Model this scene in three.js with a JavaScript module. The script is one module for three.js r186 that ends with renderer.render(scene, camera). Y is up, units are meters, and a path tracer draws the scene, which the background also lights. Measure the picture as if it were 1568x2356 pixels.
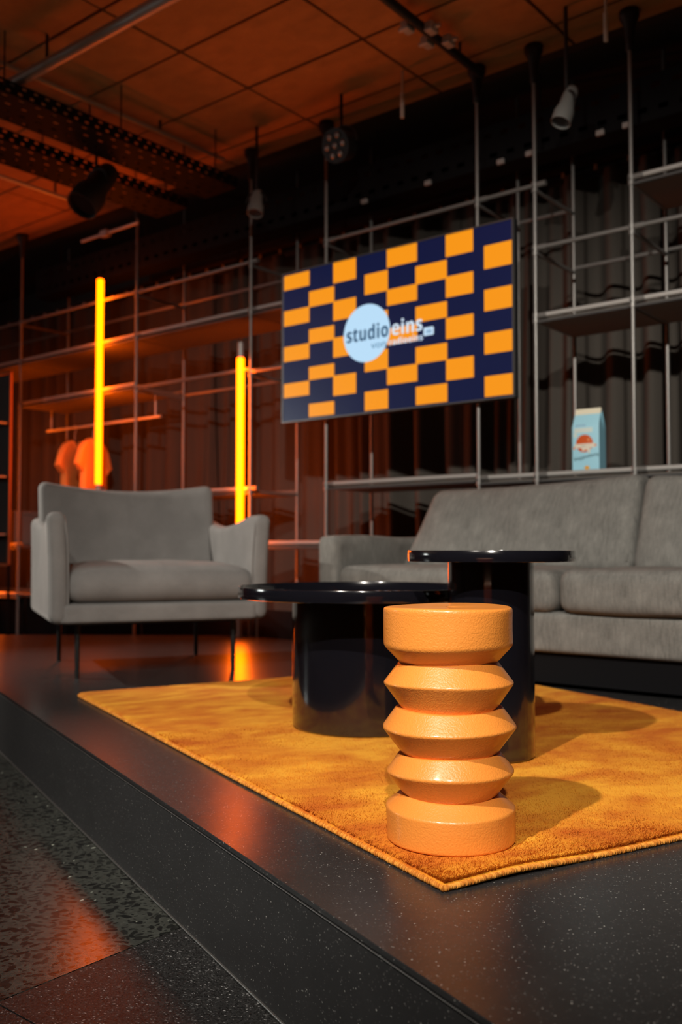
import * as THREE from 'three';
import { RectAreaLightUniformsLib } from 'three/addons/lights/RectAreaLightUniformsLib.js';
import { RoundedBoxGeometry } from 'three/addons/geometries/RoundedBoxGeometry.js';
import { mergeGeometries, mergeVertices, toCreasedNormals } from 'three/addons/utils/BufferGeometryUtils.js';

// ------------------------------------------------------------------ camera, exposure, large lights
const scene = new THREE.Scene();
scene.background = new THREE.Color(0x000000);
const renderer = new THREE.WebGLRenderer({ antialias: true });
renderer.toneMapping = THREE.LinearToneMapping;
renderer.toneMappingExposure = 1.0;
renderer.shadowMap.enabled = true;
RectAreaLightUniformsLib.init();

const FOCAL = 2180, PITCH = Math.atan(87 / FOCAL);
const camera = new THREE.PerspectiveCamera(2 * Math.atan(1178 / FOCAL) * 180 / Math.PI, 1568 / 2356, 0.05, 60);
camera.position.set(0, 0.814, 0);
camera.rotation.set(PITCH, 0, 0);
camera.focus = 1.82;
camera.userData.fStop = 3.2;
scene.add(camera);

const WARM = new THREE.Color(1.0, 0.915, 0.81);
// two ceiling spotlights behind and beside the camera: positions, aim, strength in candela
const SPOTS = [
  { at: [-1.2, 3.30, 0.14], aim: [1.0, 0.6, -3.8], cd: 45, angle: 0.56, pen: 0.5, label: 'black ceiling spotlight aimed at the rug from the left, out of frame' },
  { at: [-0.09, 3.30, 1.39], aim: [0.15, 0.5, -4.2], cd: 47, angle: 0.50, pen: 0.38, label: 'black ceiling spotlight aimed at the stage from behind, out of frame' },
  { at: [-4.9, 3.30, -4.9], aim: [-1.2, 0.6, -4.8], cd: 70, angle: 0.26, pen: 0.7, label: 'black ceiling spotlight aimed at the armchair from the far left, out of frame' },
];
const TUBE_EMIT = [12.0, 1.0, 0.0];      // radiance of the orange tubes as the eye sees them
const TUBE_AREA = 23;                     // strength of the light they throw into the room

// ------------------------------------------------------------------ frames of reference
const TH = 39 * Math.PI / 180, CS = Math.cos(TH), SN = Math.sin(TH);
const W = (s, y, n) => new THREE.Vector3(s * CS + n * SN, y, s * SN - n * CS);   // along the back wall, up, away towards it
const PLAT = 0.24, CEIL = 3.52;
const E1 = new THREE.Vector2(-0.5, -0.866), G1 = new THREE.Vector2(0.866, -0.5); // along and across the stage edge

// ------------------------------------------------------------------ helpers
let seed = 7;
const rnd = () => { seed = (seed * 1664525 + 1013904223) >>> 0; return seed / 4294967296; };
const used = new Map();
function numbered(name) { const k = used.get(name) || 0; used.set(name, k + 1); return k ? name + '_' + String(k).padStart(3, '0') : name; }
function thing(name, label, category, pos, turn = 0, group) {
  const o = new THREE.Group(); o.name = numbered(name); scene.add(o);
  o.position.copy(pos.isVector3 ? pos : new THREE.Vector3(...pos)); o.rotation.y = turn;
  o.userData = { label, category }; if (group) o.userData.group = group;
  return o;
}
function part(name, geo, mat, parent, pos, rot) {
  const m = new THREE.Mesh(geo, mat); m.name = name; m.castShadow = m.receiveShadow = true;
  if (pos) m.position.set(...pos); if (rot) m.rotation.set(...rot);
  parent.add(m); return m;
}
function struct(name, geo, mat, label, category) {
  const m = new THREE.Mesh(geo, mat); m.name = numbered(name); m.castShadow = m.receiveShadow = true; scene.add(m);
  m.userData = { kind: 'structure', label, category }; return m;
}
const box = (w, h, d, x = 0, y = 0, z = 0) => new THREE.BoxGeometry(w, h, d).translate(x, y, z);
function rod(a, b, r, seg = 10) {
  const A = new THREE.Vector3(...a), B = new THREE.Vector3(...b), d = B.clone().sub(A), L = d.length();
  const g = new THREE.CylinderGeometry(r, r, L, seg);
  g.applyQuaternion(new THREE.Quaternion().setFromUnitVectors(new THREE.Vector3(0, 1, 0), d.normalize()));
  return g.translate((A.x + B.x) / 2, (A.y + B.y) / 2, (A.z + B.z) / 2);
}
const merge = gs => mergeGeometries(gs.map(g => { const h = g.index ? g.toNonIndexed() : g; for (const k of Object.keys(h.attributes)) if (!['position', 'normal', 'uv'].includes(k)) h.deleteAttribute(k); return h; }));
// box projected uv in metres
function boxUV(g0, sc = 1) {
  const g = g0.index ? g0.toNonIndexed() : g0, p = g.attributes.position, uv = new Float32Array(p.count * 2);
  const a = new THREE.Vector3(), b = new THREE.Vector3(), c = new THREE.Vector3();
  for (let i = 0; i < p.count; i += 3) {
    a.fromBufferAttribute(p, i); b.fromBufferAttribute(p, i + 1); c.fromBufferAttribute(p, i + 2);
    const n = b.clone().sub(a).cross(c.clone().sub(a)), ax = Math.abs(n.x), ay = Math.abs(n.y), az = Math.abs(n.z);
    [a, b, c].forEach((v, k) => {
      const [u, w] = ay >= ax && ay >= az ? [v.x, v.z] : ax >= az ? [v.z, v.y] : [v.x, v.y];
      uv[(i + k) * 2] = u / sc; uv[(i + k) * 2 + 1] = w / sc;
    });
  }
  g.setAttribute('uv', new THREE.BufferAttribute(uv, 2)); return g;
}
// upholstered block: rounded box with an optional deformation
function soft(w, h, d, r, seg, deform, uvs = 0.5) {
  const g = new THREE.BoxGeometry(w, h, d, ...seg); g.deleteAttribute('uv'); g.deleteAttribute('normal');
  const p = g.attributes.position, v = new THREE.Vector3(), q = new THREE.Vector3();
  for (let i = 0; i < p.count; i++) {
    v.fromBufferAttribute(p, i);
    q.set(THREE.MathUtils.clamp(v.x, -w / 2 + r, w / 2 - r), THREE.MathUtils.clamp(v.y, -h / 2 + r, h / 2 - r), THREE.MathUtils.clamp(v.z, -d / 2 + r, d / 2 - r));
    const e = v.clone().sub(q); if (e.length() > 1e-6) v.copy(q).add(e.normalize().multiplyScalar(r));
    if (deform) deform(v, w, h, d);
    p.setXYZ(i, v.x, v.y, v.z);
  }
  const m = mergeVertices(g, 1e-5); m.computeVertexNormals();
  return boxUV(m, uvs);
}
// noise
function hash(x, y, s) { let h = Math.imul(x | 0, 374761393) ^ Math.imul(y | 0, 668265263) ^ Math.imul(s | 0, 2246822519); h = Math.imul(h ^ (h >>> 13), 1274126177); return ((h ^ (h >>> 16)) >>> 0) / 4294967296; }
function vnoise(x, y, s, P = 1 << 20, Q = P) {
  const xi = Math.floor(x), yi = Math.floor(y), fx = x - xi, fy = y - yi, u = fx * fx * (3 - 2 * fx), v = fy * fy * (3 - 2 * fy);
  const X0 = ((xi % P) + P) % P, X1 = (X0 + 1) % P, Y0 = ((yi % Q) + Q) % Q, Y1 = (Y0 + 1) % Q;
  const a = hash(X0, Y0, s), b = hash(X1, Y0, s), c = hash(X0, Y1, s), d = hash(X1, Y1, s);
  return a + (b - a) * u + (c - a) * v + (a - b - c + d) * u * v;
}
function fbm(x, y, s, oct = 4, P = 1 << 20, Q = P) { let f = 0, a = 0.5, t = 0; for (let o = 0; o < oct; o++) { f += a * vnoise(x, y, s + o, P, Q); t += a; x *= 2; y *= 2; P *= 2; Q *= 2; a *= 0.5; } return f / t; }
function dataTex(w, h, fn, srgb, rep) {
  const d = new Uint8Array(w * h * 4), o = [0, 0, 0];
  for (let j = 0; j < h; j++) for (let i = 0; i < w; i++) { fn(i, j, o); const k = (j * w + i) * 4; d[k] = o[0]; d[k + 1] = o[1]; d[k + 2] = o[2]; d[k + 3] = 255; }
  const t = new THREE.DataTexture(d, w, h); t.magFilter = THREE.LinearFilter; t.minFilter = THREE.LinearMipmapLinearFilter; t.generateMipmaps = true;
  t.wrapS = t.wrapT = THREE.RepeatWrapping; if (srgb) t.colorSpace = THREE.SRGBColorSpace; if (rep) t.repeat.set(...rep); t.needsUpdate = true; return t;
}
const std = o => new THREE.MeshStandardMaterial(o), phys = o => new THREE.MeshPhysicalMaterial(o);
const lin = (r, g, b) => new THREE.Color().setRGB(r, g, b);
const mix = (a, b, t) => a + (b - a) * t;
const cl = v => Math.max(0, Math.min(255, v));

// ------------------------------------------------------------------ textures and materials
const N1 = 512;
const grainTex = dataTex(N1, N1, (i, j, o) => { const v = 255 * fbm(i / 8, j / 8, 3, 3, N1 / 8); o[0] = o[1] = o[2] = cl(v); });
const pebbleTex = dataTex(N1, N1, (i, j, o) => { const v = 255 * Math.pow(fbm(i / 13, j / 13, 11, 2, 40), 1.0); o[0] = o[1] = o[2] = cl(v); });
const fabricTex = dataTex(N1, N1, (i, j, o) => {
  const big = fbm(i / 64, j / 64, 21, 4, 8), slub = fbm(i / 4, j / 32, 31, 3, 128, 16), fine = vnoise(i / 2, j / 2, 41, 256);
  const v = 115 + 32 * (big - 0.5) + 30 * (slub - 0.5) + 18 * (fine - 0.5); o[0] = cl(v); o[1] = cl(v); o[2] = cl(v * 0.965);
}, true);
const velvetTex = dataTex(N1, N1, (i, j, o) => {
  const big = fbm(i / 90, j / 90, 51, 4, 6), fine = vnoise(i / 2, j / 2, 61, 256);
  const v = 114 + 20 * (big - 0.5) + 10 * (fine - 0.5); o[0] = cl(v * 1.01); o[1] = cl(v); o[2] = cl(v * 0.985);
}, true);
// stage covering: charcoal sheet with pale flecks (1.5 m repeat)
const stageTex = (() => {
  const n = 2048, f = new Float32Array(n * n); seed = 99;
  for (let k = 0; k < 26000; k++) {
    const x = rnd() * n, y = rnd() * n, big = rnd(), r = 0.6 + 1.4 * big * big * big, a = (0.15 + 0.85 * rnd());
    for (let dj = -3; dj <= 3; dj++) for (let di = -3; di <= 3; di++) {
      const w = Math.max(0, Math.min(1, r + 0.5 - Math.hypot(di, dj * 1.2))); if (!w) continue;
      const q = ((Math.round(y + dj) + n) % n) * n + (Math.round(x + di) + n) % n; f[q] = Math.max(f[q], w * a);
    }
  }
  return dataTex(n, n, (i, j, o) => { const b = 46 + 8 * (fbm(i / 100, j / 100, 71, 4, 20) - 0.5) + 5 * (vnoise(i / 2, j / 2, 5, 1024) - 0.5), t = f[j * n + i]; o[0] = cl(mix(b, 205, t)); o[1] = cl(mix(b, 206, t)); o[2] = cl(mix(b + 1, 200, t)); }, true);
})();
// ground floor stone: cellular chips
function cellTex(n, cells, sd, fn) {
  const pts = []; for (let y = 0; y < cells; y++) for (let x = 0; x < cells; x++) pts.push([x + hash(x, y, sd), y + hash(x, y, sd + 1), hash(x, y, sd + 2), hash(x, y, sd + 3)]);
  return dataTex(n, n, (i, j, o) => {
    const wob = 0.2, px = i / n * cells + wob * (fbm(i / 14, j / 14, sd + 5, 2, n / 14 | 0) - 0.5) * 2, py = j / n * cells + wob * (fbm(i / 14, j / 14, sd + 9, 2, n / 14 | 0) - 0.5) * 2, cx = Math.floor(px), cy = Math.floor(py);
    let d1 = 9, id = null, d2 = 9;
    for (let b = -1; b <= 1; b++) for (let a = -1; a <= 1; a++) {
      const X = cx + a, Y = cy + b, q = pts[((Y % cells + cells) % cells) * cells + (X % cells + cells) % cells];
      const ox = X - ((X % cells + cells) % cells), oy = Y - ((Y % cells + cells) % cells), ang = q[2] * 6.28, dx = q[0] + ox - px, dy = q[1] + oy - py;
      const u = dx * Math.cos(ang) + dy * Math.sin(ang), v = -dx * Math.sin(ang) + dy * Math.cos(ang), dd = Math.hypot(u * 0.72, v * 1.45) / (0.3 + 0.95 * q[3] * q[3]);
      if (dd < d1) { d2 = d1; d1 = dd; id = q; } else if (dd < d2) d2 = dd;
    }
    fn(d1, d2, id, i, j, o);
  }, true);
}
const chipTex = cellTex(1024, 44, 200, (d1, d2, q, i, j, o) => {
  const m = 64 + 26 * (fbm(i / 12, j / 12, 5, 4, 85) - 0.5) + 14 * (hash(i, j, 6) - 0.5), chip = d1 < (q[2] > 0.985 ? 0.26 : 0.54), pale = q[2] > 0.985;
  const v = chip ? (pale ? 190 : 16 + 22 * q[2]) : m; o[0] = cl(v * 0.97); o[1] = cl(v); o[2] = cl(v * 0.93);
});
const granTex = cellTex(1024, 230, 300, (d1, d2, q, i, j, o) => {
  const v = d1 < 0.5 ? 14 + 150 * Math.pow(q[2], 6) : 34 + 16 * vnoise(i / 6, j / 6, 8, 170); o[0] = cl(v); o[1] = cl(v); o[2] = cl(v);
});
const ceilTex = dataTex(N1, N1, (i, j, o) => {
  const k = fbm(i / 64, j / 64, 501, 5, 8), f = vnoise(i / 2, j / 2, 505, 256), v = 1 + 0.2 * (k - 0.5) + 0.1 * (f - 0.5); o[0] = cl(184 * v); o[1] = cl(137 * v); o[2] = cl(84 * v);
}, true);
const M = {
  stage: std({ map: stageTex, roughness: 0.28, bumpMap: grainTex, bumpScale: 0.0002 }),
  stageSide: std({ map: stageTex, roughness: 0.5 }),
  trimMetal: std({ color: lin(0.35, 0.35, 0.34), metalness: 0.9, roughness: 0.35 }),
  black: std({ color: lin(0.012, 0.012, 0.013), roughness: 0.6 }),
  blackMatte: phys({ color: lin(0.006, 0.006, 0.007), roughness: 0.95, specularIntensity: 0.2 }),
  chip: std({ map: chipTex, roughness: 0.24 }),
  gran: std({ map: granTex, roughness: 0.42 }),
  joint: std({ color: lin(0.085, 0.085, 0.075), roughness: 0.8 }),
  ceiling: std({ map: ceilTex, color: lin(1, 1, 1), roughness: 0.85, bumpMap: grainTex, bumpScale: 0.001 }),
  ceilDark: std({ color: lin(0.03, 0.03, 0.03), roughness: 0.9 }),
  wall: std({ color: lin(0.05, 0.048, 0.046), roughness: 0.9 }),
  post: std({ color: lin(0.24, 0.235, 0.225), metalness: 0.5, roughness: 0.4 }),
  steel: std({ color: lin(0.52, 0.51, 0.49), metalness: 0.35, roughness: 0.42 }),
  trayBlack: phys({ color: lin(0.008, 0.008, 0.009), roughness: 0.8, specularIntensity: 0.25 }),
  steelDark: std({ color: lin(0.10, 0.10, 0.10), metalness: 0.5, roughness: 0.5 }),
  shelf: std({ color: lin(0.16, 0.14, 0.12), roughness: 0.7 }),
  curtain: std({ color: lin(0.064, 0.056, 0.047), roughness: 0.95, side: THREE.DoubleSide }),
  lacquer: phys({ color: lin(0.006, 0.006, 0.009), roughness: 0.14, clearcoat: 1, clearcoatRoughness: 0.06 }),
  stool: phys({ color: lin(0.85, 0.288, 0.044), roughness: 0.42, clearcoat: 0.5, clearcoatRoughness: 0.14, bumpMap: pebbleTex, bumpScale: 0.0005 }),
  velvet: phys({ map: velvetTex, roughness: 0.9, sheen: 1.0, sheenRoughness: 0.35, sheenColor: lin(0.5, 0.49, 0.47) }),
  fabric: phys({ map: fabricTex, roughness: 0.95, sheen: 0.3, sheenRoughness: 0.5, sheenColor: lin(0.4, 0.4, 0.38), bumpMap: grainTex, bumpScale: 0.0006 }),
  pale: std({ color: lin(0.7, 0.66, 0.58), roughness: 0.5 }),
  leg: std({ color: lin(0.012, 0.012, 0.012), roughness: 0.45, metalness: 0.3 }),
  shirt: std({ color: lin(0.92, 0.45, 0.12), roughness: 0.9, side: THREE.DoubleSide }),
  copper: std({ color: lin(0.5, 0.22, 0.1), roughness: 0.4, metalness: 0.6 }),
  tube: std({ color: lin(0.1, 0.05, 0.0), roughness: 0.4, emissive: lin(...TUBE_EMIT), emissiveIntensity: 1 }),
  lens: std({ color: lin(0.2, 0.2, 0.2), emissive: WARM, emissiveIntensity: 12 }),
  box: std({ color: lin(0.22, 0.22, 0.21), roughness: 0.9 }),
};

// ------------------------------------------------------------------ the setting
const ROOM = { s0: -10, s1: 4.5, n0: -6, n1: 5.72 };
const WT = -TH;
{
  const w = ROOM.s1 - ROOM.s0, d = ROOM.n1 - ROOM.n0, cs = (ROOM.s0 + ROOM.s1) / 2, cn = (ROOM.n0 + ROOM.n1) / 2;
  const fl = struct('floor', box(w, 0.2, d, 0, -0.106, 0), M.joint, 'dark stone tile ground floor below the stage', 'floor');
  fl.position.copy(W(cs, 0, cn)); fl.rotation.y = WT;
  // stone tiles, square to the back wall
  const T = 0.724, gap = 0.0035, tg = boxUV(new THREE.BoxGeometry(T - gap, 0.006, T - gap), T).translate(0, -0.003, 0);
  for (let a = -8; a <= 3; a++) for (let b = -2; b <= 6; b++) {
    const s = -1.576 + (a + 0.5) * T, n = 0.96 + (b + 0.5) * T;
    const t = part('tile', tg, a < 0 ? M.chip : M.gran, fl, [s - cs, 0, -(n - cn)]); t.rotation.y = ((a * 7 + b * 3) & 3) * Math.PI / 2;
  }
  const rest = box(w, 0.004, 1.2, 0, -0.004, 0);
  const ce = struct('ceiling', box(w, 0.2, d, 0, 0.13, 0), M.ceilDark, 'suspended ceiling of large square-edged panels', 'ceiling');
  ce.position.copy(W(cs, CEIL, cn)); ce.rotation.y = WT;
  const PW = 0.85, PD = 0.52, pg = new RoundedBoxGeometry(PW - 0.018, 0.03, PD - 0.018, 1, 0.003);
  for (let a = -8; a <= 8; a++) for (let b = -16; b <= 3; b++) {
    const s = -3.86 + (a + 0.5) * PW, n = 3.9 + (b + 0.5) * PD; if (s < ROOM.s0 + 0.5 || s > ROOM.s1 - 0.5 || n > 4.43 || n < -4.5) continue;
    const p = part('ceiling_panel', pg, M.ceiling, ce, [s - cs, 0.015 + 0.004 * hash(a, b, 4), -(n - cn)]);
    p.rotation.x = 0.004 * (hash(a, b, 5) - 0.5);
  }
  const hg = new RoundedBoxGeometry(PW - 0.018, 0.03, 0.225, 1, 0.003);
  for (let a = -7; a <= 7; a++) { const s = -3.86 + (a + 0.5) * PW; if (s > ROOM.s0 + 0.5 && s < ROOM.s1 - 0.5) part('ceiling_panel', hg, M.ceiling, ce, [s - cs, 0.017, -(4.429 + 0.1125 - cn)]); }
  const wl = (name, ww, s, n, turn, label) => { const m = struct(name, box(ww, 3.9, 0.2, 0, 1.85, 0), M.wall, label, 'wall'); m.position.copy(W(s, 0, n)); m.rotation.y = WT + turn; };
  wl('wall_back', w + 0.4, cs, ROOM.n1 + 0.1, 0, 'black back wall behind the curtains');
  wl('wall_front', w + 0.4, cs, ROOM.n0 - 0.1, 0, 'dark wall behind the camera');
  wl('wall_left', d, ROOM.s0 - 0.1, cn, Math.PI / 2, 'dark wall at the far left end of the room');
  wl('wall_right', d, ROOM.s1 + 0.1, cn, Math.PI / 2, 'dark wall at the right end of the room');
}
{ // backlit panel on the left wall outside the picture, mirrored softly in the lower left of the screen
  const d = thing('light_box', 'white backlit panel on the left wall, out of frame', 'sign', W(ROOM.s0 + 0.03, 1.95, -1.2), WT + Math.PI / 2);
  part('diffuser', box(1.3, 0.85, 0.02, 0, 0.425, 0.02), std({ color: lin(0.6, 0.62, 0.6), roughness: 0.6, emissive: lin(0.95, 1.0, 0.95), emissiveIntensity: 6.0 }), d);
  part('case', box(1.36, 0.91, 0.03, 0, 0.425, -0.005), M.black, d);
  const l = new THREE.RectAreaLight(lin(0.95, 1, 0.95), 4.0, 1.3, 0.85); l.name = 'panel_glow'; l.position.set(0, 0.425, 0.035); l.rotation.y = Math.PI; d.add(l);
}
// stage platform
{
  const A = new THREE.Vector2(0.184, -1.172), e = new THREE.Vector2(-0.5024, -0.8646);
  const at = t => A.clone().addScaledVector(e, t), wv = (s, n) => { const v = W(s, 0, n); return new THREE.Vector2(v.x, v.z); };
  const poly = [at(-3.2), at(6.12), wv(-4.56, 4.515), wv(-0.2, 4.515), wv(2.6, 1.6)];
  const shape = new THREE.Shape(poly.map(p => new THREE.Vector2(p.x, -p.y)));
  const plat = thing('stage_platform', 'low charcoal stage platform with pale flecks carrying the seating', 'platform', [0, 0, 0]);
  const lip = 0.007;
  const topG = new THREE.ExtrudeGeometry(shape, { depth: lip, bevelEnabled: true, bevelThickness: 0.0015, bevelSize: 0.0015, bevelOffset: -0.0015, bevelSegments: 2 });
  topG.rotateX(-Math.PI / 2).translate(0, PLAT - lip - 0.0015, 0);
  part('deck', boxUV(topG, 1.5), M.stage, plat);
  const inset = poly.map(p => p.clone());
  const bodyShape = new THREE.Shape(poly.map(p => new THREE.Vector2(p.x, -p.y)));
  const bodyG = new THREE.ExtrudeGeometry(bodyShape, { depth: PLAT - lip - 0.0045, bevelEnabled: false }).rotateX(-Math.PI / 2);
  // side uv along the edge
  const bg = boxUV(bodyG, 1.5); part('skirt', bg, M.stageSide, plat);
  const gs = [];
  const nrm = new THREE.Vector2(-0.8646, 0.5024), off = 0.0025;
  const p0 = at(-3.2).addScaledVector(nrm, off - 0.006), p1 = at(6.12).addScaledVector(nrm, off - 0.006);
  part('edge_strip', rod([p0.x, PLAT - lip - 0.003, p0.y], [p1.x, PLAT - lip - 0.003, p1.y], 0.0014, 8), M.black, plat);
  const q0 = at(-3.2).addScaledVector(nrm, 0.001), q1 = at(6.12).addScaledVector(nrm, 0.001);
  part('edge_trim', rod([q0.x, PLAT - lip - 0.0052, q0.y], [q1.x, PLAT - lip - 0.0052, q1.y], 0.001, 8), M.trimMetal, plat);
  const b0 = at(-3.2).addScaledVector(nrm, 0.002), b1 = at(6.12).addScaledVector(nrm, 0.002);
  part('base_trim', rod([b0.x, 0.003, b0.y], [b1.x, 0.003, b1.y], 0.003, 8), M.trimMetal, plat);
}
// curtains on a rail, each panel its own thing
function fold(s) { return 0.05 * Math.sin(s * 21 + 2.2 * Math.sin(s * 3.1)) + 0.03 * Math.sin(s * 38 + 3 * Math.sin(s * 4.7 + 1)) + 0.018 * Math.sin(s * 9.3 + 0.7); }
function curtain(sa, sb, label, dn = 0) {
  const o = thing('curtain', label, 'curtain', W((sa + sb) / 2, 0, 5.36 + dn), WT, 'curtains along the back wall'), w = sb - sa, y0 = 0.03, y1 = 3.1;
  const nx = Math.round(w / 0.012), ny = 14, g = new THREE.PlaneGeometry(w, y1 - y0, nx, ny), p = g.attributes.position;
  for (let i = 0; i < p.count; i++) {
    const s = p.getX(i) + (sa + sb) / 2, t = p.getY(i) / (y1 - y0) + 0.5;
    p.setZ(i, fold(s + 0.02 * Math.sin(t * 4 + s * 2)) * (1.1 - 0.35 * t)); p.setY(i, p.getY(i) + (y0 + y1) / 2);
  }
  g.computeVertexNormals(); part('cloth', g, M.curtain, o);
  const tape = part('heading_tape', box(w, 0.03, 0.012, 0, y1 - 0.01, 0), M.black, o);
  for (let k = 0; k < w / 0.21; k++) part('glider', box(0.022, 0.03, 0.012, -w / 2 + 0.1 + k * 0.21, y1 + 0.018, 0.03), M.steel, o);
}
curtain(-9.2, -5.655, 'brown pleated curtain behind the orange shirts, lit orange by the tubes');
curtain(-5.65, -3.29, 'brown pleated curtain behind the armchair and the left half of the screen');
curtain(-3.285, 0.6, 'brown pleated curtain behind the sofa and the blue coffee bag');
{
  const o = thing('curtain_rail', 'black curtain rail above the brown curtains', 'curtain rail', W(-4.3, 0, 5.36), WT);
  part('rail', box(9.8, 0.03, 0.05, 0, 3.155, 0), M.black, o);
  for (let k = -4; k <= 4; k++) part('hanger', rod([k * 1.1, 3.17, 0], [k * 1.1, CEIL, 0], 0.008), M.black, o);
}

// ------------------------------------------------------------------ pipe shelving along the back wall
const PS = [-8.55, -7.186, -5.647, -4.449, -3.788, -2.69, -2.337, -1.806, -0.75];
const NF = 4.53, NR = 5.0;
{
  const S0 = -4.6, N0 = 4.765, o = thing('pipe_shelving', 'tall steel pipe shelving frame filling the back wall', 'shelving', W(S0, 0, N0), WT);
  const L = (s, y, n) => [s - S0, y, -(n - N0)], RP = 0.0105, RR = 0.0115;
  for (const n of [NF, NR]) for (const s of PS) {
    const p = part('post', rod(L(s, 0.01, n), L(s, CEIL - 0.002, n), RP), M.post, o);
    if (n === NF) {
      const f = new THREE.LatheGeometry([[0.0, 0.2], [0.05, 0.2], [0.05, 0.17], [0.03, 0.13], [0.02, 0.05], [0.02, 0], [0, 0]].map(a => new THREE.Vector2(...a)), 16);
      part('ceiling_cup', f, M.black, p, L(s, CEIL - 0.205, n));
    }
    part('foot_plate', new THREE.CylinderGeometry(0.0135, 0.0135, 0.01, 16), M.black, p, L(s, 0.005, n));
  }
  const Y = [0.44, 0.86, 1.225, 2.055, 2.43, 2.76];
  // per bay: [front rails, shelves]
  const bays = [
    [[0.44, 0.86, 2.43, 2.76], [0.44, 0.86, 2.43]], [[0.44, 2.06, 2.43, 2.76], [2.06, 2.43]], [[1.225, 2.03, 2.43, 2.755], [2.43, 1.225]],
    [[0.86, 2.01, 2.43], [0.86, 2.43]], [[1.225, 2.76, 0.86], [1.225]], [[1.21, 2.76], [1.21]], [[1.21, 2.055, 2.42], [1.21, 2.055]], [[1.21, 2.055, 2.42, 2.67], [1.21, 2.055, 2.67]]];
  bays.forEach(([rails, shelves], i) => {
    const a = PS[i], b = PS[i + 1];
    for (const y of rails) {
      part('rail', rod(L(a + 0.012, y, NF), L(b - 0.012, y, NF), shelves.includes(y) ? 0.013 : RR), shelves.includes(y) ? M.steel : M.post, o);
      part('rail', rod(L(a + 0.012, y, NR), L(b - 0.012, y, NR), RR), M.post, o);
    }
    for (const y of shelves) {
      part('shelf_board', box(b - a - 0.03, 0.018, NR - NF - 0.03, (a + b) / 2 - S0, y - 0.026, 0), M.shelf, o);
      part('front_lip', rod(L(a + 0.02, y - 0.034, NF - 0.004), L(b - 0.02, y - 0.034, NF - 0.004), 0.0085), M.steelDark, o);
    }
  });
  for (let i = 0; i < 4; i++) part('shade_board', box(PS[i + 1] - PS[i] - 0.03, 0.41, 0.012, (PS[i] + PS[i + 1]) / 2 - S0, 0.21, -(4.6 - N0)), M.blackMatte, o);  // black boards added under the left bays, standing in for the shade there
  // cross rails from front to rear and the connectors
  PS.forEach((s, i) => {
    const ys = new Set([...(bays[i] ? bays[i][0] : []), ...(bays[i - 1] ? bays[i - 1][0] : [])]); let last = -1;
    for (const y of [...ys].sort()) {
      if (y - last < 0.06) continue; last = y;
      part('cross_rail', rod(L(s, y - 0.0235, NF + 0.012), L(s, y - 0.0235, NR - 0.012), RR), M.post, o);
      const c = part('connector', new THREE.CylinderGeometry(0.0165, 0.0165, 0.055, 12), M.post, o, L(s, y - 0.012, NF));
      part('bolt', new THREE.CylinderGeometry(0.005, 0.005, 0.014, 6).rotateX(Math.PI / 2), M.steelDark, c, [0, 0, 0.018]);
      part('collar', new THREE.CylinderGeometry(0.0155, 0.0155, 0.05, 12).rotateZ(Math.PI / 2), M.post, o, L(s + 0.04, y, NF));
    }
  });
  // upper rail run on the left bays
  part('rail', rod(L(-6.3, 3.27, 4.5), L(-5.6, 3.27, 4.5), RR), M.steel, o);
  part('clamp', new RoundedBoxGeometry(0.09, 0.05, 0.05, 2, 0.008), M.steel, o, L(-6.0, 3.27, 4.5));
  // garment rail for the shirts
  part('garment_rail', rod(L(-7.16, 1.845, 4.78), L(-5.66, 1.845, 4.78), 0.011), M.steel, o);
  for (const s of [-7.1, -5.72]) part('rail_hanger', rod(L(s, 1.845, 4.78), L(s, 2.03, 4.78), 0.007), M.steel, o);
}
// third orange tube is just outside the left edge of the picture
function tubeLight(s, n, y0, y1, label, cap, stand) {
  const o = thing('tube_light', label, 'lamp', W(s, y0, n), WT, 'orange light tubes on the pipe shelving'), h = y1 - y0, R = 0.0265;
  const pts = [[0, 0]]; for (let k = 0; k <= 6; k++) { const a = k / 6 * Math.PI / 2; pts.push([R - 0.008 + 0.008 * Math.sin(a), 0.008 - 0.008 * Math.cos(a)]); }
  for (let k = 0; k <= 6; k++) { const a = k / 6 * Math.PI / 2; pts.push([R - 0.012 + 0.012 * Math.cos(a), h - 0.012 + 0.012 * Math.sin(a)]); } pts.push([0, h]);
  part('glowing_tube', new THREE.LatheGeometry(pts.map(a => new THREE.Vector2(...a)), 24), M.tube, o);
  part('end_cap', new THREE.CylinderGeometry(0.019, 0.019, 0.05, 20), M.steel, o, [0, -0.025, 0]);
  if (cap) part('end_cap', new THREE.CylinderGeometry(0.02, 0.02, 0.1, 20), M.steel, o, [0, h + 0.05, 0]);
  if (stand) { part('stand', new THREE.CylinderGeometry(0.016, 0.016, stand, 16), M.steel, o, [0, -stand / 2, 0]); part('stand_foot', new THREE.CylinderGeometry(0.022, 0.022, 0.01, 20), M.steel, o, [0, -stand + 0.005, 0]); }
  part('bracket', box(0.05, 0.02, 0.012, 0.03, -0.03, -0.02), M.steelDark, o);
  for (let k = 0; k < 4; k++) {
    const l = new THREE.RectAreaLight(lin(1, 0.125, 0.0), TUBE_AREA, 0.053, h - 0.02), a = k * Math.PI / 2;
    l.name = 'tube_glow'; l.position.set(Math.sin(a) * 0.029, h / 2, Math.cos(a) * 0.029); l.rotation.y = a + Math.PI; o.add(l);
  }
}
tubeLight(-6.043, 4.49, 1.318, 2.919, 'tall glowing orange tube above the armchair back, beside the orange shirts');
tubeLight(-4.5, 4.486, 0.385, 2.104, 'glowing orange tube between armchair and screen, silver cap on top', true, 0.145);
tubeLight(-7.6, 4.49, 0.4, 2.104, 'glowing orange tube just outside the left edge of the picture', true, 0.4);

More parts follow.
